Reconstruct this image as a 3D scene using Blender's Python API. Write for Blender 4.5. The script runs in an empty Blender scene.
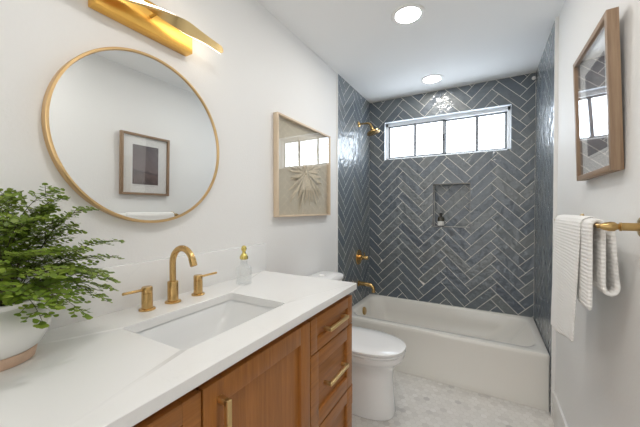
import bpy, bmesh, math, random
from mathutils import Vector, Matrix
random.seed(7)
PI = math.pi
S = bpy.context.scene
COL = S.collection

# ---------------------------------------------------------------- camera
W_PX, F_PX = 640.0, 294.155
cd = bpy.data.cameras.new('camera'); cam = bpy.data.objects.new('camera', cd); COL.objects.link(cam)
cd.sensor_fit = 'HORIZONTAL'; cd.sensor_width = 36.0; cd.lens = F_PX / W_PX * 36.0; cd.clip_start = 0.02
cam.location = (1.153, 0.0, 1.323)
cam.rotation_euler = (PI / 2 - 0.013, 0.0, 0.514)
S.camera = cam

# ---------------------------------------------------------------- world, exposure
wd = bpy.data.worlds.new('World'); S.world = wd; wd.use_nodes = True
bg = wd.node_tree.nodes['Background']
bg.inputs['Color'].default_value = (1.0, 1.0, 0.99, 1); bg.inputs['Strength'].default_value = 0.82
vs = S.view_settings
vs.view_transform = 'Standard'; vs.look = 'None'; vs.exposure = 0.85; vs.gamma = 1.0; vs.use_curve_mapping = False
S.cycles.max_bounces = 12; S.cycles.diffuse_bounces = 6; S.cycles.glossy_bounces = 6
S.cycles.transmission_bounces = 10; S.cycles.caustics_refractive = True
S.cycles.sample_clamp_indirect = 6.0

LAMP = 70.0        # recessed downlights
LED = 2.3         # vanity light strips
WINDOW = 5.2      # frosted panes
BULB_COL = (1.0, 0.97, 0.93)

# added fill: room end behind the camera left open to world light
pl_ = bpy.data.lights.new('fill_opening_portal', 'AREA'); pl_.shape = 'RECTANGLE'; pl_.size = 1.54; pl_.size_y = 2.524
pl_.cycles.is_portal = True
po = bpy.data.objects.new('fill_opening_portal', pl_); COL.objects.link(po); po.location = (.77, -1.49, 1.262); po.rotation_euler = (PI / 2, 0, 0)

# ---------------------------------------------------------------- materials
def nodes(name):
    m = bpy.data.materials.new(name); m.use_nodes = True
    nt = m.node_tree; b = nt.nodes['Principled BSDF']
    return m, nt, b
def N(nt, t, **kw):
    n = nt.nodes.new(t)
    for k, v in kw.items():
        if k in n.inputs: n.inputs[k].default_value = v
        else: setattr(n, k, v)
    return n
def ramp(nt, stops):
    r = nt.nodes.new('ShaderNodeValToRGB'); cr = r.color_ramp
    while len(cr.elements) < len(stops): cr.elements.new(0.5)
    for e, (p, c) in zip(cr.elements, stops): e.position = p; e.color = (*c, 1)
    return r
def bump(nt, b, src, strength=0.1, dist=0.002):
    bp = N(nt, 'ShaderNodeBump', Strength=strength, Distance=dist)
    nt.links.new(src, bp.inputs['Height']); nt.links.new(bp.outputs['Normal'], b.inputs['Normal']); return bp
def plain(name, col, rough=0.5, metal=0.0, coat=0.0, noise=0.0, nscale=40.0, bmp=0.0, bscale=120.0):
    m, nt, b = nodes(name)
    b.inputs['Base Color'].default_value = (*col, 1); b.inputs['Roughness'].default_value = rough
    b.inputs['Metallic'].default_value = metal; b.inputs['Coat Weight'].default_value = coat
    tc = N(nt, 'ShaderNodeTexCoord')
    if noise:
        n = N(nt, 'ShaderNodeTexNoise', Scale=nscale, Detail=4.0); nt.links.new(tc.outputs['Object'], n.inputs['Vector'])
        lo = tuple(max(0, c * (1 - noise)) for c in col); hi = tuple(min(1, c * (1 + noise)) for c in col)
        r = ramp(nt, [(0.3, lo), (0.7, hi)]); nt.links.new(n.outputs['Fac'], r.inputs['Fac']); nt.links.new(r.outputs['Color'], b.inputs['Base Color'])
    if bmp:
        n2 = N(nt, 'ShaderNodeTexNoise', Scale=bscale, Detail=3.0); nt.links.new(tc.outputs['Object'], n2.inputs['Vector'])
        bump(nt, b, n2.outputs['Fac'], bmp, 0.003)
    return m
def glassy(name, ior=1.5, rough=0.0, tint=(1, 1, 1)):
    """thin clear pane: mostly straight-through, with a fresnel reflection"""
    m = bpy.data.materials.new(name); m.use_nodes = True; nt = m.node_tree; nt.nodes.clear()
    o = N(nt, 'ShaderNodeOutputMaterial'); mx = N(nt, 'ShaderNodeMixShader'); lw = N(nt, 'ShaderNodeLayerWeight', Blend=0.5)
    r0 = ((ior - 1) / (ior + 1)) ** 2; pw5 = N(nt, 'ShaderNodeMath', operation='POWER'); pw5.inputs[1].default_value = 5.0
    fr = N(nt, 'ShaderNodeMath', operation='MULTIPLY_ADD'); fr.inputs[1].default_value = 1 - r0; fr.inputs[2].default_value = r0
    nt.links.new(lw.outputs['Facing'], pw5.inputs[0]); nt.links.new(pw5.outputs[0], fr.inputs[0])
    t = N(nt, 'ShaderNodeBsdfTransparent', Color=(*tint, 1)); g = N(nt, 'ShaderNodeBsdfGlossy', Roughness=rough, Color=(1, 1, 1, 1))
    nt.links.new(fr.outputs[0], mx.inputs[0]); nt.links.new(t.outputs[0], mx.inputs[1]); nt.links.new(g.outputs[0], mx.inputs[2])
    nt.links.new(mx.outputs[0], o.inputs[0]); return m
def emis(name, col, s):
    m, nt, b = nodes(name); b.inputs['Base Color'].default_value = (*col, 1)
    b.inputs['Emission Color'].default_value = (*col, 1); b.inputs['Emission Strength'].default_value = s; return m
def wood(name, axis, c0, c1, c2, rough=0.38):
    m, nt, b = nodes(name)
    tc = N(nt, 'ShaderNodeTexCoord'); mp = N(nt, 'ShaderNodeMapping'); sc = [34.0, 34.0, 34.0]; sc[axis] = 1.6
    mp.inputs['Scale'].default_value = sc; nt.links.new(tc.outputs['Object'], mp.inputs['Vector'])
    n = N(nt, 'ShaderNodeTexNoise', Scale=2.0, Detail=6.0, Distortion=0.6); nt.links.new(mp.outputs[0], n.inputs['Vector'])
    n2 = N(nt, 'ShaderNodeTexNoise', Scale=9.0, Detail=4.0); nt.links.new(mp.outputs[0], n2.inputs['Vector'])
    mix = N(nt, 'ShaderNodeMath', operation='MULTIPLY_ADD'); mix.inputs[1].default_value = 0.35
    nt.links.new(n2.outputs['Fac'], mix.inputs[0]); 
    sub = N(nt, 'ShaderNodeMath', operation='MULTIPLY'); sub.inputs[1].default_value = 0.75
    nt.links.new(n.outputs['Fac'], sub.inputs[0]); nt.links.new(sub.outputs[0], mix.inputs[2])
    r = ramp(nt, [(0.34, c0), (0.55, c1), (0.76, c2)]); nt.links.new(mix.outputs[0], r.inputs['Fac'])
    nt.links.new(r.outputs['Color'], b.inputs['Base Color']); b.inputs['Roughness'].default_value = rough
    bump(nt, b, n2.outputs['Fac'], 0.06, 0.001); return m

M = {}
M['wall'] = plain('wall_paint', (0.81, 0.805, 0.79), 0.6, bmp=0.30, bscale=110.0)
M['ceiling'] = plain('ceiling_paint', (0.86, 0.86, 0.855), 0.8)
M['trimwhite'] = plain('trim_paint', (0.80, 0.79, 0.77), 0.4)
M['grout'] = plain('cream_grout', (0.78, 0.76, 0.70), 0.85, noise=0.06)
M['floor_grout'] = plain('floor_grout', (0.66, 0.63, 0.59), 0.85)
M['metal_edge'] = plain('edge_trim', (0.22, 0.22, 0.22), 0.4, 0.6)
M['brass'] = plain('brushed_brass', (0.61, 0.40, 0.165), 0.26, 1.0, noise=0.06, nscale=60)
M['brassdark'] = plain('aged_brass', (0.48, 0.32, 0.13), 0.32, 1.0)
M['brasslight'] = plain('satin_brass', (0.75, 0.56, 0.27), 0.34, 1.0)
M['brassglow'] = plain('led_lit_brass', (0.86, 0.52, 0.13), 0.36, 1.0)  # LED glow on the back bar painted into the brass colour
M['goldmirror'] = plain('satin_gold', (0.72, 0.50, 0.25), 0.36, 1.0)
M['mirror'] = plain('mirror_silver', (0.86, 0.875, 0.87), 0.0, 1.0)
M['porcelain'] = plain('porcelain', (0.88, 0.88, 0.875), 0.12, coat=0.4)
M['tub'] = plain('tub_enamel', (0.80, 0.775, 0.72), 0.14, coat=0.4)
M['sink'] = plain('sink_porcelain', (0.82, 0.825, 0.82), 0.10, coat=0.4)
M['vinyl'] = plain('window_vinyl', (0.80, 0.81, 0.82), 0.4)
M['backlitvinyl'] = plain('backlit_dark_sash', (0.20, 0.21, 0.22), 0.4)  # white vinyl with its backlit shade put into the colour
M['liner'] = plain('window_liner', (0.70, 0.73, 0.76), 0.35)
M['black'] = plain('black_plastic', (0.02, 0.02, 0.02), 0.4)
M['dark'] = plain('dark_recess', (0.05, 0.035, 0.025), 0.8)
W0, W1, W2 = (0.26, 0.094, 0.019), (0.345, 0.131, 0.026), (0.42, 0.166, 0.037)
M['wood_v'] = wood('stained_wood_upright', 2, W0, W1, W2)
M['wood_h'] = wood('stained_wood_level', 1, W0, W1, W2)
M['oak'] = wood('oak_frame', 2, (0.205, 0.128, 0.075), (0.27, 0.175, 0.106), (0.33, 0.23, 0.145), 0.5)
M['oak_h'] = wood('oak_frame_level', 1, (0.205, 0.128, 0.075), (0.27, 0.175, 0.106), (0.33, 0.23, 0.145), 0.5)
M['ash'] = wood('pale_wood', 2, (0.60, 0.47, 0.33), (0.68, 0.55, 0.40), (0.74, 0.62, 0.47), 0.5)
M['ash_h'] = wood('pale_wood_level', 1, (0.60, 0.47, 0.33), (0.68, 0.55, 0.40), (0.74, 0.62, 0.47), 0.5)
M['linen'] = plain('linen_backing', (0.63, 0.575, 0.46), 0.9, noise=0.05, nscale=300, bmp=0.3, bscale=500)
M['paperleaf'] = plain('pale_bamboo_leaf', (0.76, 0.67, 0.51), 0.7, noise=0.12, nscale=90)
M['mat'] = plain('white_mat_board', (0.80, 0.79, 0.77), 0.8)
M['pencil'] = plain('pencil_line', (0.45, 0.43, 0.42), 0.9)
M['art_glass'] = glassy('picture_glass', 1.8)
M['pot'] = plain('white_glazed_pot', (0.80, 0.785, 0.76), 0.22, coat=0.3, bmp=0.05, bscale=30)
M['clay'] = plain('bare_clay', (0.66, 0.46, 0.33), 0.85, noise=0.08)
M['soil'] = plain('potting_soil', (0.045, 0.03, 0.02), 1.0, noise=0.4, nscale=120, bmp=0.8)
M['stem'] = plain('fern_stem', (0.06, 0.05, 0.02), 0.6)
M['ring'] = plain('light_trim', (0.80, 0.79, 0.77), 0.5)
M['lampglow'] = emis('downlight_diffuser', BULB_COL, LAMP); M['lampdim'] = emis('dimmer_downlight_diffuser', BULB_COL, LAMP * .45)
M['ledglow'] = emis('led_strip', (1.0, 0.88, 0.70), LED)
M['amber'] = plain('dark_bottle_glass', (0.05, 0.045, 0.03), 0.1, coat=0.5)
M['label'] = plain('paper_label', (0.75, 0.74, 0.70), 0.7)
M['goldcap'] = plain('yellow_gold_cap', (0.68, 0.55, 0.18), 0.25, 1.0)
M['water'] = glassy('bottle_glass', 1.5, 0.0, (0.968, 0.973, 0.973))

def mk_quartz():
    m, nt, b = nodes('white_quartz')
    tc = N(nt, 'ShaderNodeTexCoord')
    n = N(nt, 'ShaderNodeTexNoise', Scale=3.2, Detail=8.0, Distortion=1.2); nt.links.new(tc.outputs['Object'], n.inputs['Vector'])
    r = ramp(nt, [(0.0, (0.83, 0.825, 0.81)), (0.495, (0.825, 0.82, 0.805)), (0.50, (0.80, 0.795, 0.785)), (0.505, (0.825, 0.82, 0.805)), (1.0, (0.83, 0.825, 0.81))])
    nt.links.new(n.outputs['Fac'], r.inputs['Fac']); nt.links.new(r.outputs['Color'], b.inputs['Base Color'])
    b.inputs['Roughness'].default_value = 0.22; return m
M['quartz'] = mk_quartz()
def mk_attr(name, stops, rough, coat, nsc, namp, bmp, bsc, bdist=0.004, ior=1.5):
    """colour per tile from the mesh attribute 'tint', cloudy variation inside a tile"""
    m, nt, b = nodes(name)
    at = N(nt, 'ShaderNodeAttribute', attribute_name='tint'); tc = N(nt, 'ShaderNodeTexCoord')
    n = N(nt, 'ShaderNodeTexNoise', Scale=nsc, Detail=5.0); nt.links.new(tc.outputs['Object'], n.inputs['Vector'])
    ma = N(nt, 'ShaderNodeMath', operation='MULTIPLY_ADD'); ma.inputs[1].default_value = namp
    nt.links.new(n.outputs['Fac'], ma.inputs[0]); 
    sb = N(nt, 'ShaderNodeMath', operation='SUBTRACT'); sb.inputs[1].default_value = namp / 2
    nt.links.new(at.outputs['Fac'], sb.inputs[0]); nt.links.new(sb.outputs[0], ma.inputs[2])
    r = ramp(nt, stops); nt.links.new(ma.outputs[0], r.inputs['Fac']); nt.links.new(r.outputs['Color'], b.inputs['Base Color'])
    b.inputs['Roughness'].default_value = rough; b.inputs['Coat Weight'].default_value = coat; b.inputs['Coat Roughness'].default_value = 0.05; b.inputs['IOR'].default_value = ior
    if bmp:
        n2 = N(nt, 'ShaderNodeTexNoise', Scale=bsc, Detail=2.0); nt.links.new(tc.outputs['Object'], n2.inputs['Vector'])
        bp = bump(nt, b, n2.outputs['Fac'], bmp, bdist); nt.links.new(bp.outputs['Normal'], b.inputs['Coat Normal'])
    return m
M['tile'] = mk_attr('slate_blue_glazed_tile', [(0.0, (0.054, 0.078, 0.108)), (0.35, (0.083, 0.110, 0.138)), (0.65, (0.110, 0.133, 0.146)), (1.0, (0.150, 0.166, 0.166))], 0.46, 0.8, 9.0, 0.60, 0.85, 14.0, 0.013, 1.8)
M['hex'] = mk_attr('marble_hex_tile', [(0.0, (0.58, 0.56, 0.54)), (0.2, (0.69, 0.67, 0.635)), (0.5, (0.76, 0.74, 0.70)), (1.0, (0.82, 0.80, 0.77))], 0.3, 0.2, 30.0, 0.25, 0.0, 1.0)

def mk_pane():
    m, nt, b = nodes('daylit_frosted_glass')
    tc = N(nt, 'ShaderNodeTexCoord')
    n = N(nt, 'ShaderNodeTexNoise', Scale=4.5, Detail=6.0, Distortion=1.5); nt.links.new(tc.outputs['Object'], n.inputs['Vector'])
    r = ramp(nt, [(0.30, (0.47, 0.54, 0.62)), (0.52, (0.67, 0.76, 0.86)), (0.72, (0.82, 0.92, 1.0))]); nt.links.new(n.outputs['Fac'], r.inputs['Fac'])
    nt.links.new(r.outputs['Color'], b.inputs['Emission Color']); b.inputs['Emission Strength'].default_value = WINDOW
    b.inputs['Base Color'].default_value = (0.08, 0.08, 0.08, 1); b.inputs['Roughness'].default_value = 0.2; return m
M['pane'] = mk_pane()
def mk_leaf():
    m, nt, b = nodes('fern_leaflet')
    at = N(nt, 'ShaderNodeAttribute', attribute_name='tint')
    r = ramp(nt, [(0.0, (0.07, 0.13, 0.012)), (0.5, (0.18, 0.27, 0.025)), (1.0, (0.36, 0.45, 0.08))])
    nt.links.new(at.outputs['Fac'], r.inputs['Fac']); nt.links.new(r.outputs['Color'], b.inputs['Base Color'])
    b.inputs['Roughness'].default_value = 0.45
    tr = N(nt, 'ShaderNodeBsdfTranslucent'); nt.links.new(r.outputs['Color'], tr.inputs['Color'])
    mx = N(nt, 'ShaderNodeMixShader'); mx.inputs[0].default_value = 0.3; o = nt.nodes['Material Output']
    nt.links.new(b.outputs[0], mx.inputs[1]); nt.links.new(tr.outputs[0], mx.inputs[2]); nt.links.new(mx.outputs[0], o.inputs[0]); return m
M['leaf'] = mk_leaf()
def mk_print():
    m, nt, b = nodes('muted_print')
    tc = N(nt, 'ShaderNodeTexCoord'); sx = N(nt, 'ShaderNodeSeparateXYZ'); nt.links.new(tc.outputs['Object'], sx.inputs[0])
    n = N(nt, 'ShaderNodeTexNoise', Scale=14.0, Detail=6.0, Distortion=0.8); nt.links.new(tc.outputs['Object'], n.inputs['Vector'])
    a = N(nt, 'ShaderNodeMath', operation='MULTIPLY_ADD'); a.inputs[1].default_value = 0.16; nt.links.new(n.outputs['Fac'], a.inputs[0]); nt.links.new(sx.outputs['Z'], a.inputs[2])
    # height in the print, measured from the frame's bottom edge
    mr = N(nt, 'ShaderNodeMapRange'); mr.inputs['From Min'].default_value = 0.17; mr.inputs['From Max'].default_value = 0.50
    nt.links.new(a.outputs[0], mr.inputs['Value'])
    r = ramp(nt, [(0.0, (0.085, 0.055, 0.050)), (0.22, (0.155, 0.098, 0.085)), (0.30, (0.075, 0.052, 0.050)), (0.38, (0.19, 0.14, 0.135)), (1.0, (0.135, 0.105, 0.105))])
    nt.links.new(mr.outputs[0], r.inputs['Fac']); nt.links.new(r.outputs['Color'], b.inputs['Base Color']); b.inputs['Roughness'].default_value = 0.8; return m
M['print'] = mk_print()
def mk_towel():
    m, nt, b = nodes('white_ribbed_cotton')
    tc = N(nt, 'ShaderNodeTexCoord'); w = N(nt, 'ShaderNodeTexWave', wave_type='BANDS', bands_direction='Z', Scale=26.0, Distortion=1.6, Detail=2.0)
    w.inputs['Detail Scale'].default_value = 2.5
    nt.links.new(tc.outputs['Object'], w.inputs['Vector'])
    n = N(nt, 'ShaderNodeTexNoise', Scale=420.0, Detail=2.0); nt.links.new(tc.outputs['Object'], n.inputs['Vector'])
    a = N(nt, 'ShaderNodeMath', operation='MULTIPLY_ADD'); a.inputs[1].default_value = 0.5; nt.links.new(n.outputs['Fac'], a.inputs[0]); nt.links.new(w.outputs['Fac'], a.inputs[2])
    b.inputs['Base Color'].default_value = (0.86, 0.845, 0.815, 1); b.inputs['Roughness'].default_value = 0.95
    b.inputs['Sheen Weight'].default_value = 0.2
    bump(nt, b, a.outputs[0], 0.55, 0.003); return m
M['towel'] = mk_towel()

# ---------------------------------------------------------------- helpers
ORG = {}
def tag(o, label, cat, group=None):
    o['label'] = label; o['category'] = cat
    if group: o['group'] = group
    return o
def thing(name, loc, label, cat, group=None):
    o = bpy.data.objects.new(name, None); COL.objects.link(o); o.location = loc; o.empty_display_size = 0.05
    ORG[o.name] = Vector(loc); return tag(o, label, cat, group)
def frange(a, b, n): return [a + (b - a) * i / (n - 1) for i in range(n)]

class MB:
    def __init__(s): s.bm = bmesh.new(); s.lay = None
    def tint(s):
        if s.lay is None: s.lay = s.bm.loops.layers.float_color.new('tint')
        return s.lay
    def face(s, pts, mi=0, tint=None, smooth=False):
        vs_ = [s.bm.verts.new(p) for p in pts]
        f = s.bm.faces.new(vs_); f.material_index = mi; f.smooth = smooth
        if tint is not None:
            l = s.tint()
            for lp in f.loops: lp[l] = (tint, tint, tint, 1)
        return f
    def box(s, x0, x1, y0, y1, z0, z1, bev=0.0, mi=0, seg=2, tint=None):
        v = [s.bm.verts.new((x, y, z)) for x in (x0, x1) for y in (y0, y1) for z in (z0, z1)]
        idx = [(0, 1, 3, 2), (4, 6, 7, 5), (0, 4, 5, 1), (2, 3, 7, 6), (0, 2, 6, 4), (1, 5, 7, 3)]
        fs = [s.bm.faces.new([v[i] for i in q]) for q in idx]
        for f in fs:
            f.material_index = mi
            if tint is not None:
                l = s.tint()
                for lp in f.loops: lp[l] = (tint, tint, tint, 1)
        if bev:
            es = list({e for f in fs for e in f.edges})
            r = bmesh.ops.bevel(s.bm, geom=es, offset=bev, segments=seg, profile=0.5, affect='EDGES')
            for f in r['faces']: f.material_index = mi; f.smooth = True
        return s
    def loft(s, rings, mi=0, cap0=True, cap1=True, smooth=True, closed=False):
        R = [[s.bm.verts.new(p) for p in r] for r in rings]; n = len(R[0])
        pairs = list(zip(R[:-1], R[1:])) + ([(R[-1], R[0])] if closed else [])
        for a, b in pairs:
            for i in range(n):
                f = s.bm.faces.new((a[i], a[(i + 1) % n], b[(i + 1) % n], b[i])); f.material_index = mi; f.smooth = smooth
        if cap0 and not closed: f = s.bm.faces.new(R[0][::-1]); f.material_index = mi
        if cap1 and not closed: f = s.bm.faces.new(R[-1]); f.material_index = mi
        return s
    def lathe(s, c, axis, prof, n=32, mi=0, cap0=True, cap1=True):
        """prof: list of (radius, distance along axis)"""
        a = Vector(axis).normalized(); u = a.orthogonal().normalized(); w = a.cross(u); c = Vector(c)
        s.loft([[c + a * h + (u * math.cos(2 * PI * i / n) + w * math.sin(2 * PI * i / n)) * max(r, 1e-5) for i in range(n)] for r, h in prof], mi, cap0, cap1)
        return s
    def cyl(s, p0, p1, r, n=20, mi=0, r1=None, bev=0.0):
        p0, p1 = Vector(p0), Vector(p1); L = (p1 - p0).length; r1 = r if r1 is None else r1
        pr = [(r, 0), (r1, L)] if not bev else [(r - bev, 0), (r, bev), (r1, L - bev), (r1 - bev, L)]
        return s.lathe(p0, p1 - p0, pr, n, mi)
    def tube(s, pts, r, n=12, mi=0, cap=True):
        pts = [Vector(p) for p in pts]; rs = r if isinstance(r, (list, tuple)) else [r] * len(pts); rings = []
        t0 = (pts[1] - pts[0]).normalized(); u = t0.orthogonal().normalized()
        for i, p in enumerate(pts):
            t = (pts[min(i + 1, len(pts) - 1)] - pts[max(i - 1, 0)]).normalized()
            u = (u - t * u.dot(t)).normalized(); w = t.cross(u)
            rings.append([p + (u * math.cos(2 * PI * k / n) + w * math.sin(2 * PI * k / n)) * rs[i] for k in range(n)])
        return s.loft(rings, mi, cap, cap)
    def grid(s, rows, mi=0, smooth=True):
        R = [[s.bm.verts.new(p) for p in r] for r in rows]
        for a, b in zip(R[:-1], R[1:]):
            for i in range(len(a) - 1):
                f = s.bm.faces.new((a[i], a[i + 1], b[i + 1], b[i])); f.material_index = mi; f.smooth = smooth
        return s
    def build(s, name, mats, parent=None, fix=True, sharp=True):
        if fix: bmesh.ops.recalc_face_normals(s.bm, faces=s.bm.faces)
        org = ORG.get(parent.name, Vector((0, 0, 0))) if parent else None
        me = bpy.data.meshes.new(name)
        o = bpy.data.objects.new(name, me)
        if parent:
            bmesh.ops.translate(s.bm, verts=s.bm.verts, vec=-org); o.parent = parent; ORG[o.name] = org
        s.bm.to_mesh(me); s.bm.free(); COL.objects.link(o)
        if not parent: ORG[o.name] = Vector((0, 0, 0))
        for m in (mats if isinstance(mats, (list, tuple)) else [mats]): me.materials.append(M[m] if isinstance(m, str) else m)
        if sharp: me.set_sharp_from_angle(angle=math.radians(38))
        return o
def struct(o): o['kind'] = 'structure'; return o
def rrect(x0, x1, y0, y1, r, z, n=6):
    pts = []
    for cx, cy, a0 in ((x1 - r, y1 - r, 0), (x0 + r, y1 - r, PI / 2), (x0 + r, y0 + r, PI), (x1 - r, y0 + r, 1.5 * PI)):
        for i in range(n + 1):
            a = a0 + PI / 2 * i / n; pts.append((cx + r * math.cos(a), cy + r * math.sin(a), z))
    return pts

# herringbone ------------------------------------------------------------
def clip(poly, ax, val, keep_less):
    out = []
    for i in range(len(poly)):
        a, b = poly[i], poly[(i + 1) % len(poly)]
        ia = (a[ax] <= val) == keep_less; ib = (b[ax] <= val) == keep_less
        if ia: out.append(a)
        if ia != ib:
            t = (val - a[ax]) / (b[ax] - a[ax]); out.append((a[0] + t * (b[0] - a[0]), a[1] + t * (b[1] - a[1])))
    return out
def area(p): return abs(sum(p[i][0] * p[(i + 1) % len(p)][1] - p[(i + 1) % len(p)][0] * p[i][1] for i in range(len(p)))) / 2
def subtract(poly, h):
    x0, x1, y0, y1 = h; res = []
    a = clip(poly, 0, x0, True); res.append(a)
    r = clip(poly, 0, x0, False) if poly else []
    if r: res.append(clip(r, 0, x1, False)); r = clip(r, 0, x1, True)
    if r: res.append(clip(r, 1, y0, True)); r = clip(r, 1, y0, False)
    if r: res.append(clip(r, 1, y1, False))
    return [p for p in res if len(p) > 2 and area(p) > 2e-6]
def herringbone(mb, mp, rect, holes, origin, mi, W=0.077, L=0.308, g=0.0046, h=0.0008):
    """mp(u, v, out) -> 3-D point; tiles laid at 45 degrees, cut at the edges"""
    c = math.sqrt(0.5); u0, u1, v0, v1 = rect; ou, ov = origin; rng = random.Random(int(1000 * (u0 + u1 + v1)) + len(holes))
    def rot(a, b): return (ou + (a - b) * c, ov + (a + b) * c)
    for j in range(-9, 10):
        for k in range(-40, 41):
            bx, by = k * W + j * L, k * W - j * L
            for (ax0, ax1, ay0, ay1) in ((bx, bx + L, by, by + W), (bx, bx + W, by + W, by + W + L)):
                q = [(ax0 + g / 2, ay0 + g / 2), (ax1 - g / 2, ay0 + g / 2), (ax1 - g / 2, ay1 - g / 2), (ax0 + g / 2, ay1 - g / 2)]
                p = [rot(*z) for z in q]
                cu = sum(z[0] for z in p) / 4; cv = sum(z[1] for z in p) / 4
                if cu < u0 - .3 or cu > u1 + .3 or cv < v0 - .3 or cv > v1 + .3: continue
                for ax, val, kl in ((0, u0, False), (0, u1, True), (1, v0, False), (1, v1, True)):
                    p = clip(p, ax, val, kl) if p else p
                if len(p) < 3: continue
                ps = [p]
                for hole in holes: ps = [y for x in ps for y in subtract(x, hole)]
                t = min(1, max(0, rng.gauss(0.48, 0.22))); tu, tv = rng.gauss(0, 0.0022), rng.gauss(0, 0.0022)
                for pp in ps:
                    if len(pp) < 3 or area(pp) < 4e-6: continue
                    top = [mp(a, b, h + (a - cu) * tu + (b - cv) * tv) for a, b in pp]
                    base = [mp(a, b, 0.0) for a, b in pp]
                    mb.face(top, mi, t)
                    for i in range(len(pp)):
                        i2 = (i + 1) % len(pp); mb.face([base[i], base[i2], top[i2], top[i]], mi, t)

# ---------------------------------------------------------------- the room
WR, YB, ZC = 1.54, 3.18, 2.524
TY = 2.35
YN = -1.40
# left and right painted walls, with tiled panels in the tub alcove
wl = struct(MB().box(-0.10, 0.0, YN - .1, YB + .12, 0.0, ZC).build('wall_left', 'wall'))
wr = struct(MB().box(WR, WR + .10, YN - .1, YB + .12, 0.0, ZC).build('wall_right', 'wall'))
mb = MB(); mb.tint()
mb.box(0.0, 0.0065, TY, YB, 0.0, ZC)
herringbone(mb, lambda u, v, o: (0.0065 + o, u, v), (TY + .002, YB - .003, 0.0, ZC - .002), [], (2.52, 0.03), 1)
mb.build('tile_panel', ['grout', 'tile'], wl, fix=False)
mb = MB(); mb.tint()
mb.box(1.5248, WR, TY, YB, 0.0, ZC)
herringbone(mb, lambda u, v, o: (1.5248 - o, u, v), (TY + .002, YB - .003, 0.0, ZC - .002), [], (2.52, 0.03), 1)
mb.build('tile_panel', ['grout', 'tile'], wr, fix=False)
struct(MB().box(0.0, 0.009, TY - .010, TY, 0.0, ZC).build('trim_1', 'trimwhite'))
struct(MB().box(1.522, WR, TY - .010, TY, 0.0, ZC).build('trim_2', 'trimwhite'))

# back wall: tiled, with the window opening and the niche cut into it
WX0, WX1, WZ0, WZ1 = 0.174, 1.346, 1.868, 2.279
NX0, NX1, NZ0, NZ1 = 0.682, 1.018, 1.150, 1.582
YG = YB + 0.0008; YO = YB + 0.12; YNI = YB + 0.09
mb = MB(); mb.tint()
xs = [-0.1, WX0, NX0, NX1, WX1, WR + .1]; zs = [0.0, NZ0, NZ1, WZ0, WZ1, ZC]
for i in range(5):
    for j in range(5):
        xm, zm = (xs[i] + xs[i + 1]) / 2, (zs[j] + zs[j + 1]) / 2
        win = WX0 < xm < WX1 and WZ0 < zm < WZ1; nic = NX0 < xm < NX1 and NZ0 < zm < NZ1
        q = lambda y: [(xs[i], y, zs[j]), (xs[i + 1], y, zs[j]), (xs[i + 1], y, zs[j + 1]), (xs[i], y, zs[j + 1])]
        if not win and not nic: mb.face(q(YG), 0)
        if nic: mb.face(q(YNI + .0008), 0)
        if not win: mb.face(q(YO), 0)
def reveal(x0, x1, z0, z1, ya, yb, mi, t):
    for p in (((x0, z0), (x1, z0)), ((x1, z0), (x1, z1)), ((x1, z1), (x0, z1)), ((x0, z1), (x0, z0))):
        mb.face([(p[0][0], ya, p[0][1]), (p[1][0], ya, p[1][1]), (p[1][0], yb, p[1][1]), (p[0][0], yb, p[0][1])], mi, t)
reveal(WX0, WX1, WZ0, WZ1, YB, YO, 2, None)
reveal(NX0, NX1, NZ0, NZ1, YB, YNI + .0008, 1, 0.45)
herringbone(mb, lambda u, v, o: (u, YG - o, v), (0.005, 1.523, 0.30, ZC - .002), [(WX0, WX1, WZ0, WZ1), (NX0, NX1, NZ0, NZ1)], (1.029, 0.866), 1)
herringbone(mb, lambda u, v, o: (u, YNI + .0008 - o, v), (NX0 + .003, NX1 - .003, NZ0 + .003, NZ1 - .003), [], (0.80, 1.19), 1)
wb = struct(mb.build('wall_back', ['grout', 'tile', 'liner'], fix=False))
mb = MB()
for a, b, c_, d in ((NX0 - .004, NX0 + .003, NZ0 - .004, NZ1 + .004), (NX1 - .003, NX1 + .004, NZ0 - .004, NZ1 + .004), (NX0 - .004, NX1 + .004, NZ1 - .003, NZ1 + .004), (NX0 - .004, NX1 + .004, NZ0 - .004, NZ0 + .003)):
    mb.box(a, b, YB - .0025, YB + .006, c_, d)
mb.build('niche_edge', 'metal_edge', wb)

struct(MB().box(-0.1, WR + .1, YN - .1, YB + .12, ZC, ZC + .1).build('ceiling', 'ceiling'))

# floor of marble hexagons
mb = MB(); mb.tint()
mb.box(-0.1, WR + .1, YN - .1, YB + .12, -0.10, -0.0012, mi=0)
rng = random.Random(3); r_ = 0.0225; dx = math.sqrt(3) * r_ ; dy = 1.5 * r_
ny = int((2.46 - YN) / dy) + 2
for j in range(ny):
    for i in range(int(WR / dx) + 2):
        cx = i * dx + (dx / 2 if j % 2 else 0); cy = YN + j * dy
        if cx > WR + .01 or cy > 2.47: continue
        rr = r_ - 0.0011; t = min(1, max(0, rng.gauss(0.58, 0.2))); t = t * .3 if rng.random() < .07 else t
        mb.face([(min(WR, max(0, cx + rr * math.sin(PI / 3 * k))), cy + rr * math.cos(PI / 3 * k), 0.0) for k in range(6)][::-1], 1, t)
struct(mb.build('floor', ['floor_grout', 'hex'], fix=False))
def baseboard(name, x0, x1, y0, y1, out):
    m = MB(); m.box(x0, x1, y0, y1, 0.0, 0.175, bev=0.003); return struct(m.build(name, 'trimwhite'))
baseboard('baseboard_right', WR - .013, WR, YN, TY - .011, -1)
baseboard('baseboard_left', 0.0, 0.013, 1.345, TY - .011, 1)

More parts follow.
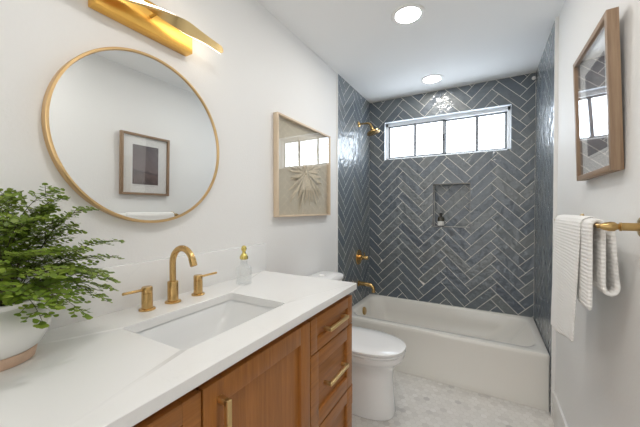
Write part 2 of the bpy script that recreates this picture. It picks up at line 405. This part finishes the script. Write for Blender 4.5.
# window: sliding frosted panes in a white frame
win = thing('window_1', (0.76, YB + .09, WZ0), 'frosted sliding window high in the blue tiled wall', 'window'); struct(win)
del win['label']; del win['category']
f = 0.026; ya, yb = YB + .062, YB + .115
mb = MB()
mb.box(WX0, WX0 + f, ya, yb, WZ0, WZ1, .002); mb.box(WX1 - f, WX1, ya, yb, WZ0, WZ1, .002)
mb.box(WX0, WX1, ya, yb, WZ1 - .034, WZ1, .002); mb.box(WX0, WX1, ya, yb, WZ0, WZ0 + .022, .002)
mb.build('window_frame', 'vinyl', win)
def sash(x0, x1, y0, y1, xm, t):
    z0, z1 = WZ0 + .022, WZ1 - .034; m = MB()
    m.box(x0, x0 + t, y0, y1, z0, z1, .0015); m.box(x1 - t, x1, y0, y1, z0, z1, .0015)
    m.box(x0, x1, y0, y1, z1 - t * .7, z1, .0015); m.box(x0, x1, y0, y1, z0, z0 + t * .7, .0015)
    s_ = m.build('sash', 'backlitvinyl', win)
    MB().box(xm - .013, xm + .013, y0 - .002, y1 + .002, z0, z1).build('grille_bar', 'backlitvinyl', s_)
    MB().box(x0 + t * .5, x1 - t * .5, (y0 + y1) / 2 - .002, (y0 + y1) / 2 + .002, z0 + .005, z1 - .005).build('pane', 'pane', s_)
sash(WX0 + f - .004, 0.782, YB + .070, YB + .088, 0.486, 0.024)
sash(0.768, WX1 - f + .004, YB + .092, YB + .110, 1.070, 0.024)
mb = MB(); mb.box(0.762, 0.782, YB + .058, YB + .071, 2.03, 2.095, .003); mb.build('latch', 'black', win)

# recessed ceiling lights
def downlight(x, y, label, mat='lampglow'):
    t = thing('recessed_light', (x, y, ZC), label, 'ceiling light', 'recessed ceiling lights')
    MB().lathe((x, y, ZC), (0, 0, -1), [(.072, -.004), (.074, .003), (.094, .006), (.102, .003), (.103, -.002)], 40, cap0=False, cap1=False).build('trim_ring', 'ring', t)
    MB().lathe((x, y, ZC), (0, 0, -1), [(.073, .0005), (.073, .0025)], 40).build('diffuser', mat, t)
downlight(0.725, 1.86, 'round glowing ceiling light over the toilet, the larger nearer one')
downlight(0.712, 2.88, 'round glowing ceiling light above the bathtub close to the tiled wall', 'lampdim')

downlight(1.02, 0.58, 'added unseen ceiling light that brightens the worktop and basin')  # extra lamp out of view, added to brighten the near end
# ---------------------------------------------------------------- bathtub
TF = 2.402; TZ = 0.374
tub = thing('bathtub', (0.76, 2.8, 0.0), 'white alcove bathtub with a plain apron under the blue tile', 'bathtub')
x0, x1, y0, y1 = 0.0078, 1.5235, TF, YB - .002
mb = MB()
def R(a, b, c_, d, r, z): return rrect(a, b, c_, d, r, z, 10)
rings = [R(x0, x1, y0 - .006, y1, .008, 0.0), R(x0, x1, y0 - .006, y1, .008, .045), R(x0, x1, y0 + .006, y1, .008, .075), R(x0, x1, y0 + .004, y1, .008, .30),
         R(x0, x1, y0 - .004, y1, .010, TZ - .030), R(x0, x1, y0 - .004, y1, .012, TZ - .012), R(x0 + .004, x1 - .004, y0 + .001, y1 - .003, .014, TZ - .003),
         R(x0 + .012, x1 - .012, y0 + .012, y1 - .010, .02, TZ), R(x0 + .05, x1 - .045, y0 + .070, y1 - .040, .10, TZ - .002),
         R(x0 + .06, x1 - .055, y0 + .078, y1 - .047, .12, TZ - .008), R(x0 + .068, x1 - .065, y0 + .085, y1 - .054, .13, TZ - .025),
         R(x0 + .082, x1 - .15, y0 + .095, y1 - .064, .14, TZ - .13), R(x0 + .11, x1 - .27, y0 + .112, y1 - .085, .15, TZ - .25),
         R(x0 + .16, x1 - .34, y0 + .15, y1 - .12, .14, TZ - .285)]
mb.loft(rings)
mb.build('tub_shell', 'tub', tub)
MB().lathe((0.088, 2.80, 0.300), (1, 0, 0.12), [(.038, -.012), (.038, .006), (.034, .011), (.0, .013)], 32).build('overflow_cover', 'brassdark', tub)
MB().lathe((0.30, 2.80, 0.089), (0, 0, 1), [(.036, -.004), (.036, .003), (.03, .006), (0, .006)], 28).build('tub_drain', 'brassdark', tub)

# ---------------------------------------------------------------- shower fittings on the left tiled wall
XT = 0.0075
sh = thing('overhead_shower', (XT, 2.837, 2.199), 'brass shower head on a short arm high on the tiled wall', 'shower head')
MB().lathe((XT, 2.837, 2.199), (1, 0, 0), [(.030, 0), (.030, .004), (.022, .012), (.012, .016)], 28).build('flange', 'brass', sh)
pts = [(XT + .010, 2.837, 2.199), (.08, 2.836, 2.198), (.115, 2.835, 2.193), (.137, 2.834, 2.178), (.147, 2.833, 2.150)]
MB().tube(pts, .0105, 14).build('shower_arm', 'brass', sh)
d = Vector((.30, 0, -.95)).normalized(); c = Vector((.149, 2.833, 2.150))
MB().lathe(c, d, [(.014, -.008), (.017, .004), (.019, .014), (.016, .024), (.030, .036), (.058, .046), (.066, .052), (.066, .064), (.060, .066), (0, .066)], 36).build('spray_face', 'brass', sh)

sv = thing('shower_valve', (XT, 2.843, .832), 'round brass shower valve with a lever on the tiled wall', 'valve')
MB().lathe((XT, 2.843, .832), (1, 0, 0), [(.078, 0), (.078, .004), (.074, .008), (.030, .010)], 44).build('trim_plate', 'brass', sv)
hd = MB().lathe((XT + .008, 2.843, .832), (1, 0, 0), [(.030, 0), (.030, .030), (.024, .034), (.020, .036), (.020, .085), (.016, .092), (0, .092)], 28).build('handle', 'brass', sv)
MB().tube([(XT + .070, 2.843, .838), (XT + .070, 2.820, .875), (XT + .070, 2.813, .888)], [.006, .006, .005], 10).build('lever', 'brass', hd)

ts = thing('tub_spout', (XT, 2.843, .561), 'brass tub spout curving down over the tub end', 'spout')
MB().lathe((XT, 2.843, .561), (1, 0, 0), [(.030, 0), (.030, .006), (.024, .010)], 28).build('flange', 'brass', ts)
MB().tube([(XT + .006, 2.843, .561), (.06, 2.843, .561), (.12, 2.843, .559), (.145, 2.843, .553), (.162, 2.843, .538), (.168, 2.843, .515), (.169, 2.843, .488)],
          [.021, .021, .020, .020, .019, .018, .018], 20).build('spout_body', 'brass', ts)

# small bottle in the niche
nb = thing('toiletry_bottle', (.752, 3.215, NZ0), 'small dark glass bottle with a white label in the tiled niche', 'bottle')
MB().lathe((.752, 3.215, NZ0), (0, 0, 1), [(.030, .0005), (.032, .004), (.032, .082), (.028, .095), (.013, .104), (.012, .112)], 28).build('bottle_body', 'amber', nb)
MB().lathe((.752, 3.215, NZ0), (0, 0, 1), [(.0325, .012), (.0327, .013), (.0327, .055), (.0325, .056)], 28, cap0=False, cap1=False).build('label', 'label', nb)
MB().lathe((.752, 3.215, NZ0), (0, 0, 1), [(.0145, .110), (.0145, .136), (.012, .139), (0, .139)], 20).build('cap', 'black', nb)
# small white cap in the top right corner
tag(MB().lathe((1.510, YB - .001, 2.475), (0, -1, 0), [(.016, 0), (.016, .006), (.012, .012), (0, .014)], 20).build('wall_cap', 'trimwhite'), 'tiny round white cap on the tile in the upper right corner', 'cap')

# ---------------------------------------------------------------- toilet
TYc = 1.872
to = thing('toilet', (0.3, TYc, 0.0), 'white toilet with closed lid between the vanity and the tub', 'toilet')
def egg(xb, xf, hw, z, n=40, xm=None, cy=TYc, p=2.3, pb=3.2):
    xm = xm if xm is not None else xb + (xf - xb) * .55; pts = []
    for i in range(n):
        a = 2 * PI * i / n; ca, sa = math.cos(a), math.sin(a); e = 2 / (p if ca > 0 else pb)
        rx = (xf - xm) if ca > 0 else (xm - xb)
        pts.append((xm + rx * math.copysign(abs(ca) ** e, ca), cy + hw * math.copysign(abs(sa) ** e, sa), z))
    return pts
mb = MB()
mb.loft([egg(.06, .642, .128, 0.0, p=2.6), egg(.055, .648, .132, .004, p=2.6), egg(.055, .648, .132, .03, p=2.6), egg(.055, .640, .124, .12, p=2.5), egg(.05, .634, .120, .24, p=2.4), egg(.045, .640, .124, .305), egg(.045, .664, .142, .338),
         egg(.04, .692, .166, .360), egg(.04, .704, .178, .378), egg(.04, .705, .180, .402), egg(.045, .698, .174, .408)])
mb.build('bowl', 'porcelain', to)
MB().loft([egg(.215, .708, .180, .4095, xm=.43), egg(.210, .713, .185, .414, xm=.43), egg(.210, .713, .185, .421, xm=.43), egg(.215, .708, .180, .4245, xm=.43)]).build('seat', 'porcelain', to)
MB().loft([egg(.214, .706, .179, .427, xm=.43), egg(.209, .714, .186, .431, xm=.43), egg(.209, .714, .186, .443, xm=.43), egg(.222, .700, .173, .449, xm=.43), egg(.30, .62, .10, .452, xm=.43)]).build('lid', 'porcelain', to)
mb = MB()
def rr(a, b, c_, d, r, z): return rrect(a, b, c_, d, r, z, 6)
mb.loft([rr(.028, .185, TYc - .175, TYc + .175, .03, .3985), rr(.022, .195, TYc - .185, TYc + .185, .035, .47), rr(.020, .198, TYc - .188, TYc + .188, .035, .794)])
mb.build('tank', 'porcelain', to)
MB().loft([rr(.017, .204, TYc - .194, TYc + .194, .035, .795), rr(.014, .208, TYc - .198, TYc + .198, .038, .802), rr(.014, .208, TYc - .198, TYc + .198, .038, .824), rr(.020, .200, TYc - .190, TYc + .190, .04, .835), rr(.05, .16, TYc - .14, TYc + .14, .05, .841)]).build('tank_lid', 'porcelain', to)
MB().lathe((.11, TYc, .840), (0, 0, 1), [(.022, 0), (.022, .004), (.019, .006), (0, .006)], 24).build('flush_button', 'ring', to)

# ---------------------------------------------------------------- vanity
VY0, VY1, VX = 0.060, 1.327, 0.585
CZ0, CZ1 = 0.934, 0.964
va = thing('vanity_cabinet', (0.3, .694, 0.0), 'brown stained wood vanity cabinet with shaker doors and brass pulls', 'cabinet')
mb = MB()
XB = VX - .022
mb.box(.004, XB, VY0, VY0 + .018, .10, CZ0 - .001); mb.box(.004, XB, VY1 - .018, VY1, .10, CZ0 - .001)
mb.box(.004, XB, VY0 + .018, VY1 - .018, .10, .118); mb.box(.004, .012, VY0 + .018, VY1 - .018, .118, CZ0 - .001)
for ya_ in (.444, .930): mb.box(.012, XB, ya_, ya_ + .014, .118, CZ0 - .001)
mb.box(XB - .018, XB, VY0 + .018, VY1 - .018, .895, CZ0 - .001)
mb.build('carcass', 'wood_v', va)
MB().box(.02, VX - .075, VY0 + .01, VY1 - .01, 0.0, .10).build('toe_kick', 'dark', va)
mb = MB()   # framed end panel towards the toilet
for a, b, c_, d in ((.012, .07, .10, .925), (.505, .562, .10, .925), (.07, .505, .10, .17), (.07, .505, .865, .925)): mb.box(a, b, VY1 - .001, VY1 + .005, c_, d, .001)
mb.build('end_panel', 'wood_v', va)
def shaker(y0_, y1_, z0, z1, w, mat, name):
    """front panel facing +x with a raised frame round a recessed field"""
    m = MB(); xb, xf = VX - .020, VX
    m.box(xb, xf - .013, y0_ + w - .004, y1_ - w + .004, z0 + w - .004, z1 - w + .004)
    m.box(xb, xf, y0_, y0_ + w, z0, z1, .0012); m.box(xb, xf, y1_ - w, y1_, z0, z1, .0012)
    m.box(xb, xf, y0_ + w, y1_ - w, z0, z0 + w, .0012); m.box(xb, xf, y0_ + w, y1_ - w, z1 - w, z1, .0012)
    return m.build(name, mat, va)
def pull(yc, zc, ln, vert, parent):
    m = MB(); t = .0068; xo = VX + .036
    if vert:
        m.box(xo - 2 * t, xo, yc - t, yc + t, zc - ln / 2, zc + ln / 2, .0012)
        for z in (zc - ln / 2 + t, zc + ln / 2 - t): m.box(VX - .001, xo - t, yc - t, yc + t, z - t, z + t, .0008)
    else:
        m.box(xo - 2 * t, xo, yc - ln / 2, yc + ln / 2, zc - t, zc + t, .0012)
        for y in (yc - ln / 2 + t, yc + ln / 2 - t): m.box(VX - .001, xo - t, y - t, y + t, zc - t, zc + t, .0008)
    m.build('handle', 'brasslight', parent)
DZ = ((.773, .905), (.470, .767), (.125, .464))
for (a, b) in ((.938, 1.325), (.062, .450)):
    for z0, z1 in DZ:
        dr = shaker(a, b, z0, z1, .047 if z1 > .9 else .058, 'wood_h', 'drawer')
        pull((a + b) / 2 - .008, (z0 + z1) / 2 + .004, .175, False, dr)
do = shaker(.456, .932, .125, .905, .062, 'wood_v', 'door')
pull(.503, .775, .180, True, do)
MB().box(VX - .060, VX - .003, VY1 + .005, VY1 + .012, .365, .462, .002).build('side_rail', 'wood_h', va)

# quartz worktop with the sink cut-out, and its splash
SX0, SX1, SY0, SY1 = .192, .486, .477, .917
mb = MB(); cx0, cx1, cy0, cy1 = .003, .604, .047, 1.341
O = lambda z, e=0: rrect(cx0 + e, cx1 - e, cy0 + e, cy1 - e, .004, z, 5)
I = lambda z, e=0: rrect(SX0 - e, SX1 + e, SY0 - e, SY1 + e, .016, z, 5)
mb.loft([I(CZ0), O(CZ0, .001), O(CZ0 + .001), O(CZ1 - .0015), O(CZ1, .0015), I(CZ1, .001), I(CZ1 - .001)], closed=True, smooth=False)
tag(mb.build('countertop', 'quartz'), 'white quartz worktop with faint grey veining on the wooden vanity', 'countertop')
tag(MB().box(.001, .021, .047, 1.357, CZ1 + .0003, 1.123, .001).build('backsplash', 'quartz'), 'low white quartz upstand along the wall behind the faucet', 'backsplash')

si = thing('sink', (.339, .697, .80), 'white rectangular undermount sink set in the quartz worktop', 'sink')
mb = MB(); Q = lambda e, z, r, dx0=0, dy1=0: rrect(SX0 - .006 + e + dx0, SX1 + .006 - e, SY0 - .006 + e, SY1 + .006 - e - dy1, r, z, 6)
zt = CZ0 - .001
mb.loft([Q(-.018, zt, .02), Q(0, zt, .022), Q(.003, zt - .006, .024), Q(.010, zt - .05, .03, 0, .02), Q(.022, zt - .095, .04, 0, .06), Q(.045, zt - .122, .05, 0, .085), Q(.075, zt - .130, .05, 0, .10),
         Q(.07, zt - .140, .05, 0, .09), Q(.03, zt - .125, .045, 0, .06), Q(-.004, zt - .05, .03), Q(-.018, zt - .012, .02)], cap0=False, cap1=False, closed=True)
mb.build('basin', 'sink', si)
MB().lathe((.30, .66, zt - .131), (0, 0, 1), [(.024, -.002), (.024, .003), (.018, .004), (0, .003)], 24).build('drain', 'brass', si)

# ---------------------------------------------------------------- faucet
fa = thing('faucet', (.095, .711, CZ1), 'brushed brass gooseneck faucet with two lever handles behind the sink', 'faucet')
fy, fx = .711, .095
mb = MB().lathe((fx, fy, CZ1), (0, 0, 1), [(.029, .0003), (.029, .004), (.027, .006), (.0195, .007), (.0195, .080), (.018, .082), (.0125, .083)], 32)
mb.build('faucet_base', 'brass', fa)
ar = .060; zt_ = 1.117
pts = [(fx, fy, 1.045), (fx, fy, 1.09), (fx, fy, zt_)] + [(fx + ar - ar * math.cos(a), fy, zt_ + ar * math.sin(a)) for a in frange(.2, PI * .86, 16)]
sp = MB().tube(pts, .0118, 18).build('spout', 'brass', fa)
MB().cyl((fx + 1.895 * ar, fy, zt_ + .027), (fx + 1.895 * ar + .011, fy, zt_ - .001), .0130, 20, bev=.001).build('aerator', 'brass', sp)
def fhandle(y, s):
    m = MB().lathe((fx, y, CZ1), (0, 0, 1), [(.027, .0003), (.027, .004), (.025, .006), (.018, .007), (.018, .060), (.0165, .061), (.0165, .063), (.018, .064), (.018, .080), (.016, .083), (0, .083)], 30)
    h = m.build('handle', 'brass', fa)
    MB().cyl((fx, y + s * .014, CZ1 + .074), (fx + .012, y + s * .088, CZ1 + .078), .0048, 12, bev=.001).build('lever', 'brass', h)
fhandle(.611, -1); fhandle(.826, 1)

# soap bottle
sb = thing('soap_bottle', (.138, 1.052, CZ1), 'clear glass bottle with a gold stopper beside the faucet', 'bottle')
bx, by = .138, 1.052
mb = MB().lathe((bx, by, CZ1), (0, 0, 1), [(.034, .0006), (.038, .004), (.038, .074), (.036, .083), (.028, .090), (.019, .094), (.0172, .098), (.0168, .118), (.018, .120),
      (.015, .120), (.0135, .117), (.0150, .099), (.018, .092), (.027, .087), (.0335, .081), (.0355, .073), (.0355, .009), (.030, .006)], 36)
mb.build('glass_body', 'water', sb)
MB().lathe((bx, by, CZ1), (0, 0, 1), [(.017, .1205), (.020, .123), (.020, .134), (.014, .143), (.009, .150), (.008, .158), (.012, .164), (.0135, .172), (.011, .181), (.005, .186), (0, .187)], 28).build('stopper', 'goldcap', sb)

# ---------------------------------------------------------------- round mirror
mc = Vector((0.0, .678, 1.594)); mr_ = .322
mi_ = thing('round_mirror', (0.0, mc.y, mc.z), 'round mirror in a thin gold frame above the sink', 'mirror')
MB().lathe((.001, mc.y, mc.z), (1, 0, 0), [(mr_ - .012, 0), (mr_ - .002, 0), (mr_, .002), (mr_, .030), (mr_ - .002, .032), (mr_ - .008, .032), (mr_ - .009, .030), (mr_ - .009, .0245), (mr_ - .012, .0245)], 128, cap0=False, cap1=False).build('mirror_frame', 'goldmirror', mi_)
MB().lathe((.002, mc.y, mc.z), (1, 0, 0), [(mr_ - .010, 0), (mr_ - .010, .025)], 128).build('mirror_glass', 'mirror', mi_)

# ---------------------------------------------------------------- vanity light
vl = thing('vanity_light', (0.0, .66, 2.05), 'brass wall light with a twisted glowing ribbon above the mirror', 'wall light')
MB().box(.001, .048, .477, .842, 1.993, 2.108, .003).build('back_bar', 'brassglow', vl)
MB().cyl((.046, .66, 2.05), (.088, .66, 2.05), .006, 16).build('ribbon_mount', 'brasslight', vl)
def ribbon(n=72):
    front, back = [], []
    for i in range(n + 1):
        t = i / n; y = .350 + (.962 - .350) * t; s = (t - .5) * 2
        tw = PI / 2 * max(-1, min(1, math.sin(max(-1, min(1, s / .62)) * PI / 2)))   # half twist round the middle
        x = .098; z = 2.050 + .012 * math.sin(s * PI) * 0.6
        wd_ = .0160 + .008 * math.exp(-((abs(s) - .42) / .22) ** 2)
        e = min(t, 1 - t) * (.962 - .350)
        if e < .012: wd_ *= max(.45, math.sqrt(max(0, 1 - ((.012 - e) / .012) ** 2)))
        wv = Vector((math.cos(tw) , 0, math.sin(tw))); nv = Vector((math.sin(tw), 0, -math.cos(tw)))
        c_ = Vector((x, y, z)); k = .0035
        front.append([c_ - wv * wd_ + nv * k, c_ + wv * wd_ + nv * k, c_ + wv * wd_ - nv * k, c_ - wv * wd_ - nv * k])
        back.append([c_ - wv * (wd_ - .001) - nv * (k + .0005), c_ + wv * (wd_ - .001) - nv * (k + .0005), c_ + wv * (wd_ - .001) - nv * (k + .006), c_ - wv * (wd_ - .001) - nv * (k + .006)])
    return front, back
fr_, bk_ = ribbon()
rb = MB().loft(fr_).build('ribbon', 'brasslight', vl)
MB().loft(bk_).build('led_strip', 'ledglow', rb)

# ---------------------------------------------------------------- pictures
sf = thing('shadow_box_frame', (0.0, 1.804, 1.60), 'pale wood shadow box with a dried leaf burst on the left wall', 'picture')
ay0, ay1, az0, az1, axf = 1.451, 2.156, 1.277, 1.925, .036
mb = MB(); w = .012
mb.box(.001, axf, ay0, ay0 + w, az0, az1, .001); mb.box(.001, axf, ay1 - w, ay1, az0, az1, .001)
mb.box(.001, axf, ay0 + w, ay1 - w, az0, az0 + w, .001, mi=1); mb.box(.001, axf, ay0 + w, ay1 - w, az1 - w, az1, .001, mi=1)
mb.build('picture_frame', ['ash', 'ash_h'], sf)
MB().box(.001, .006, ay0 + w, ay1 - w, az0 + w, az1 - w).build('backing', 'linen', sf)
MB().box(axf - .008, axf - .006, ay0 + w, ay1 - w, az0 + w, az1 - w).build('glazing', 'art_glass', sf)
mb = MB(); rng = random.Random(11); lc = Vector((.012, 1.822, 1.590))
for k in range(54):
    a = 2 * PI * k / 54 + rng.uniform(-.06, .06); ln = rng.uniform(.13, .22) * (1.15 if math.sin(a) < -.3 else 1.0); wd_ = rng.uniform(.006, .011)
    dv = Vector((0, math.cos(a), math.sin(a))); nv = Vector((0, -dv.z, dv.y)); lift = rng.uniform(.002, .014); s0 = rng.uniform(.01, .06)
    rows = []
    for i in range(8):
        t = i / 7; ww = wd_ * math.sin(PI * min(.98, max(.04, t))) ** .8 + .0006
        p = lc + dv * (s0 + ln * t) + Vector((lift * math.sin(PI * t) - .003 * (1 - t), 0, 0)) + nv * (.012 * math.sin(t * 2.2) * (1 if k % 2 else -1))
        rows.append([p - nv * ww - Vector((.0015, 0, 0)), p + Vector((.001, 0, 0)), p + nv * ww - Vector((.0015, 0, 0))])
    mb.grid(rows)
mb.lathe(lc - Vector((.005, 0, 0)), (1, 0, 0), [(.016, 0), (.016, .005), (.008, .010), (0, .011)], 16)
mb.build('leaf_burst', 'paperleaf', sf)

# right-hand picture hangs tipped forward at the top
rf = thing('framed_print', (1.537, 1.508, 1.452), 'oak framed print of a muted landscape tilting off the right wall', 'picture')
ph, pw, pd = .522, .422, .031; fw = .020
def rbx(m, u0, u1, v0, v1, d0, d1, bev=0.0, mi=0):   # u along y, v up, d out of the wall
    return m.box(1.537 - d1, 1.537 - d0, 1.508 + u0, 1.508 + u1, 1.452 + v0, 1.452 + v1, bev, mi)
h2 = pw / 2
mb = MB()
rbx(mb, -h2, -h2 + fw, 0, ph, 0, pd, .0012); rbx(mb, h2 - fw, h2, 0, ph, 0, pd, .0012)
rbx(mb, -h2 + fw, h2 - fw, 0, fw, 0, pd, .0012, 1); rbx(mb, -h2 + fw, h2 - fw, ph - fw, ph, 0, pd, .0012, 1)
mb.build('picture_frame', ['oak', 'oak_h'], rf)
rbx(MB(), -h2 + fw, h2 - fw, fw, ph - fw, .004, .012).build('mat_board', 'mat', rf)
rbx(MB(), -.112, .112, .092, .430, .0122, .0132).build('print', 'print', rf)
rbx(MB(), -.108, .106, .079, .081, .0122, .0127).build('caption', 'pencil', rf)
rbx(MB(), -h2 + fw, h2 - fw, fw, ph - fw, .023, .025).build('glazing', 'art_glass', rf)
rf.rotation_euler = (0, -0.034, 0)

# ---------------------------------------------------------------- towel bar and towel
BX, BZ, BY0, BY1 = 1.457, 1.274, 1.160, 1.765
tb = thing('towel_bar', (WR, 1.46, BZ), 'brass towel bar with turned ends on the right wall', 'towel bar')
MB().cyl((BX, BY0, BZ), (BX, BY1, BZ), .0075, 18).build('rail', 'brassdark', tb)
for y in (BY0, BY1):
    MB().lathe((WR - .0005, y, BZ), (-1, 0, 0), [(.031, 0), (.031, .005), (.027, .009), (.014, .011)], 32).build('flange', 'brassdark', tb)
    MB().lathe((WR - .008, y, BZ), (-1, 0, 0), [(.0115, 0), (.0115, .040), (.0125, .041), (.0125, .044), (.008, .046), (.009, .050), (.0135, .056), (.014, .066), (.011, .078), (.006, .088), (.007, .091), (.004, .095), (0, .096)], 24).build('post', 'brassdark', tb)

tw = thing('towel', (BX, 1.47, BZ), 'white ribbed bath towel draped over the brass bar', 'towel')
def drape(ys, prof, name, thick=.007):
    rows = [[(x, y, z) for x, y, z in prof(y, i / (len(ys) - 1))] for i, y in enumerate(ys)]
    o = MB().grid(rows).build(name, 'towel', tw, sharp=False)
    so = o.modifiers.new('thick', 'SOLIDIFY'); so.thickness = thick; so.offset = 0
    su = o.modifiers.new('soft', 'SUBSURF'); su.levels = su.render_levels = 1
    return o
def over(r, n=7, a0=PI, a1=0.0): return [(BX + r * math.cos(a0 + (a1 - a0) * i / (n - 1)), BZ + r * math.sin(a0 + (a1 - a0) * i / (n - 1))) for i in range(n)]
def main_p(y, t):
    zh = .862 - .085 * t + .004 * math.sin(9 * t); wav = .004 * math.sin(t * 11 + .5); out = []
    for i in range(15):
        s = i / 14; z = zh + (BZ - .005 - zh) * s
        out.append((BX - .0250 - .014 * (1 - s) - wav * (1 - s), y - .035 * (1 - s) * (1 - t) * 0 + .010 * (1 - s) * t, z))
    out += [(x, y, z) for x, z in over(.0250)]
    for i in range(1, 9):
        s = i / 8; out.append((BX + .0250 - .001 * s, y, BZ - .005 - .20 * s))
    return out
drape(frange(1.300, 1.722, 14), main_p, 'outer_layer')
def inner_p(y, t):
    zh = 1.000; out = []
    for i in range(12):
        s = i / 11; z = zh + (BZ - .004 - zh) * s
        out.append((BX - .0155 - .003 * (1 - s) + .004 * (1 - s) * (1 - t), y, z))
    out += [(x, y, z) for x, z in over(.0150)]
    for i in range(1, 10):
        s = i / 9; out.append((BX + .0150 + .002 * s, y + .01 * s * t, BZ - .004 - .185 * s))
    for i in range(1, 9):    # rolled bottom that turns up again
        a = PI + PI * i / 8; out.append((BX + .0340 + .017 * math.cos(a), y + .01 * t, BZ - .189 + .026 * math.sin(a)))
    for i in range(1, 8):
        s = i / 7; out.append((BX + .0510 - .014 * s, y + .01 * (1 - s), BZ - .189 + .175 * s))
    return out
drape(frange(1.225, 1.350, 8), inner_p, 'inner_layer', .0135)

# ---------------------------------------------------------------- potted fern
PX, PY = .150, .219
pf = thing('potted_fern', (PX, PY, CZ1), 'leafy green maidenhair fern in a white pot on the worktop', 'plant')
pot = MB().lathe((PX, PY, CZ1), (0, 0, 1), [(.073, .0265), (.086, .036), (.098, .060), (.103, .085), (.098, .106), (.086, .121), (.077, .128), (.075, .133), (.078, .140), (.078, .144), (.075, .146),
     (.071, .144), (.069, .134), (.072, .126), (.088, .104), (.093, .085), (.088, .060), (.075, .038), (.0, .034)], 56, cap0=False, cap1=False).build('pot', 'pot', pf)
MB().lathe((PX, PY, CZ1), (0, 0, 1), [(0, .0006), (.070, .0006), (.072, .003), (.076, .022), (.0765, .0265), (.073, .0268)], 56, cap0=False, cap1=False).build('base_band', 'clay', pot)
MB().lathe((PX, PY, CZ1), (0, 0, 1), [(.076, .112), (.070, .124), (.04, .130), (0, .132)], 32).build('soil', 'soil', pf)
rng = random.Random(5)
def leaflet(m, p, d, up, size, t):
    d = d.normalized(); s = d.cross(up).normalized(); n = s.cross(d)
    pts = [p]
    for a, rr_ in ((-.95, .62), (-.62, .92), (-.28, 1.02), (.0, .97), (.28, 1.02), (.62, .92), (.95, .62)):
        pts.append(p + (d * math.cos(a) + s * math.sin(a)) * size * rr_ - n * size * .18 * abs(math.sin(a)))
    pts = [Vector((max(.024, q.x), q.y, q.z)) for q in pts]
    m.face(pts, 1, t, smooth=True)
def frond(az, el, length, wid, dark):
    m = MB(); m.tint()
    dirv = Vector((math.cos(az), math.sin(az), 0)); side = Vector((-dirv.y, dirv.x, 0)); up0 = Vector((0, 0, 1))
    p0 = Vector((PX, PY, CZ1 + .126)) + dirv * rng.uniform(.0, .040) + side * rng.uniform(-.02, .02)
    ax0 = dirv * math.cos(el) + up0 * math.sin(el); curl = rng.uniform(-.05, .05); arch = length * rng.uniform(.12, .22)
    def pos(t):
        q = p0 + ax0 * (length * t) + up0 * (arch * math.sin(PI * t) - .02 * t * t) + side * (curl * t * t)
        q.x = max(.034, q.x); return q
    pts = [pos(i / 16) for i in range(17)]
    m.tube(pts, [.0013 - .0009 * i / 16 for i in range(17)], 5)
    nP = 13
    for k in range(nP):
        t = .26 + .72 * k / (nP - 1); b = pos(t); tg = (pos(min(1, t + .03)) - pos(t - .03)).normalized()
        sd = side if k % 2 else -side; v = (t - .26) / .72
        L = wid * (max(0.0, 1 - v) ** .8 * (.55 + 1.3 * v) + .14) * rng.uniform(.8, 1.1)
        pd_ = (sd * .85 + tg * .60 + up0 * rng.uniform(-.15, .2)).normalized(); tip = b + pd_ * L - up0 * (L * L * .5)
        tip.x = max(.034, tip.x)
        m.tube([b, (b + tip) / 2 + Vector((0, 0, .003)), tip], .0006, 4)
        nl = max(3, int(L / .0066)); up = (up0 + dirv * rng.uniform(.0, .9) + side * rng.uniform(-.35, .35)).normalized()
        for i in range(nl + 1):
            u = (i + .7) / (nl + .7); q = b + (tip - b) * u + Vector((0, 0, .003 * math.sin(PI * u)))
            ax = (tip - b).normalized(); sd2 = ax.cross(up).normalized() * (1 if i % 2 else -1)
            ld = ax if i == nl else (ax * .60 + sd2 + up * rng.uniform(-.25, .25))
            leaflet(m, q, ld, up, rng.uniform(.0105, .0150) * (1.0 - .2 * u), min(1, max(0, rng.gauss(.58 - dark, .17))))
    leaflet(m, pts[-1], pts[-1] - pts[-2], Vector((0, 0, 1)), .015, .7)
    m.build('frond', ['stem', 'leaf'], pf, fix=False, sharp=False)
NF = 46
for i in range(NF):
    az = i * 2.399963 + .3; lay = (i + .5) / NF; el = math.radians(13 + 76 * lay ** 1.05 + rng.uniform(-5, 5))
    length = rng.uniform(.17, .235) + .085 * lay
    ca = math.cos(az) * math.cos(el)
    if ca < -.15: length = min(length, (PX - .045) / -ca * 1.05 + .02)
    frond(az, el, length, rng.uniform(.055, .075), .28 * (1 - lay) * rng.random())  # lower fronds tinted darker, shade put into the leaf colour
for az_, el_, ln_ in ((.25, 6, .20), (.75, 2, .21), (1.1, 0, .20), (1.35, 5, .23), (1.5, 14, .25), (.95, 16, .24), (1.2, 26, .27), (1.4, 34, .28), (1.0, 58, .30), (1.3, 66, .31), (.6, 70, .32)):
    frond(az_, math.radians(el_), ln_, .062, .1)
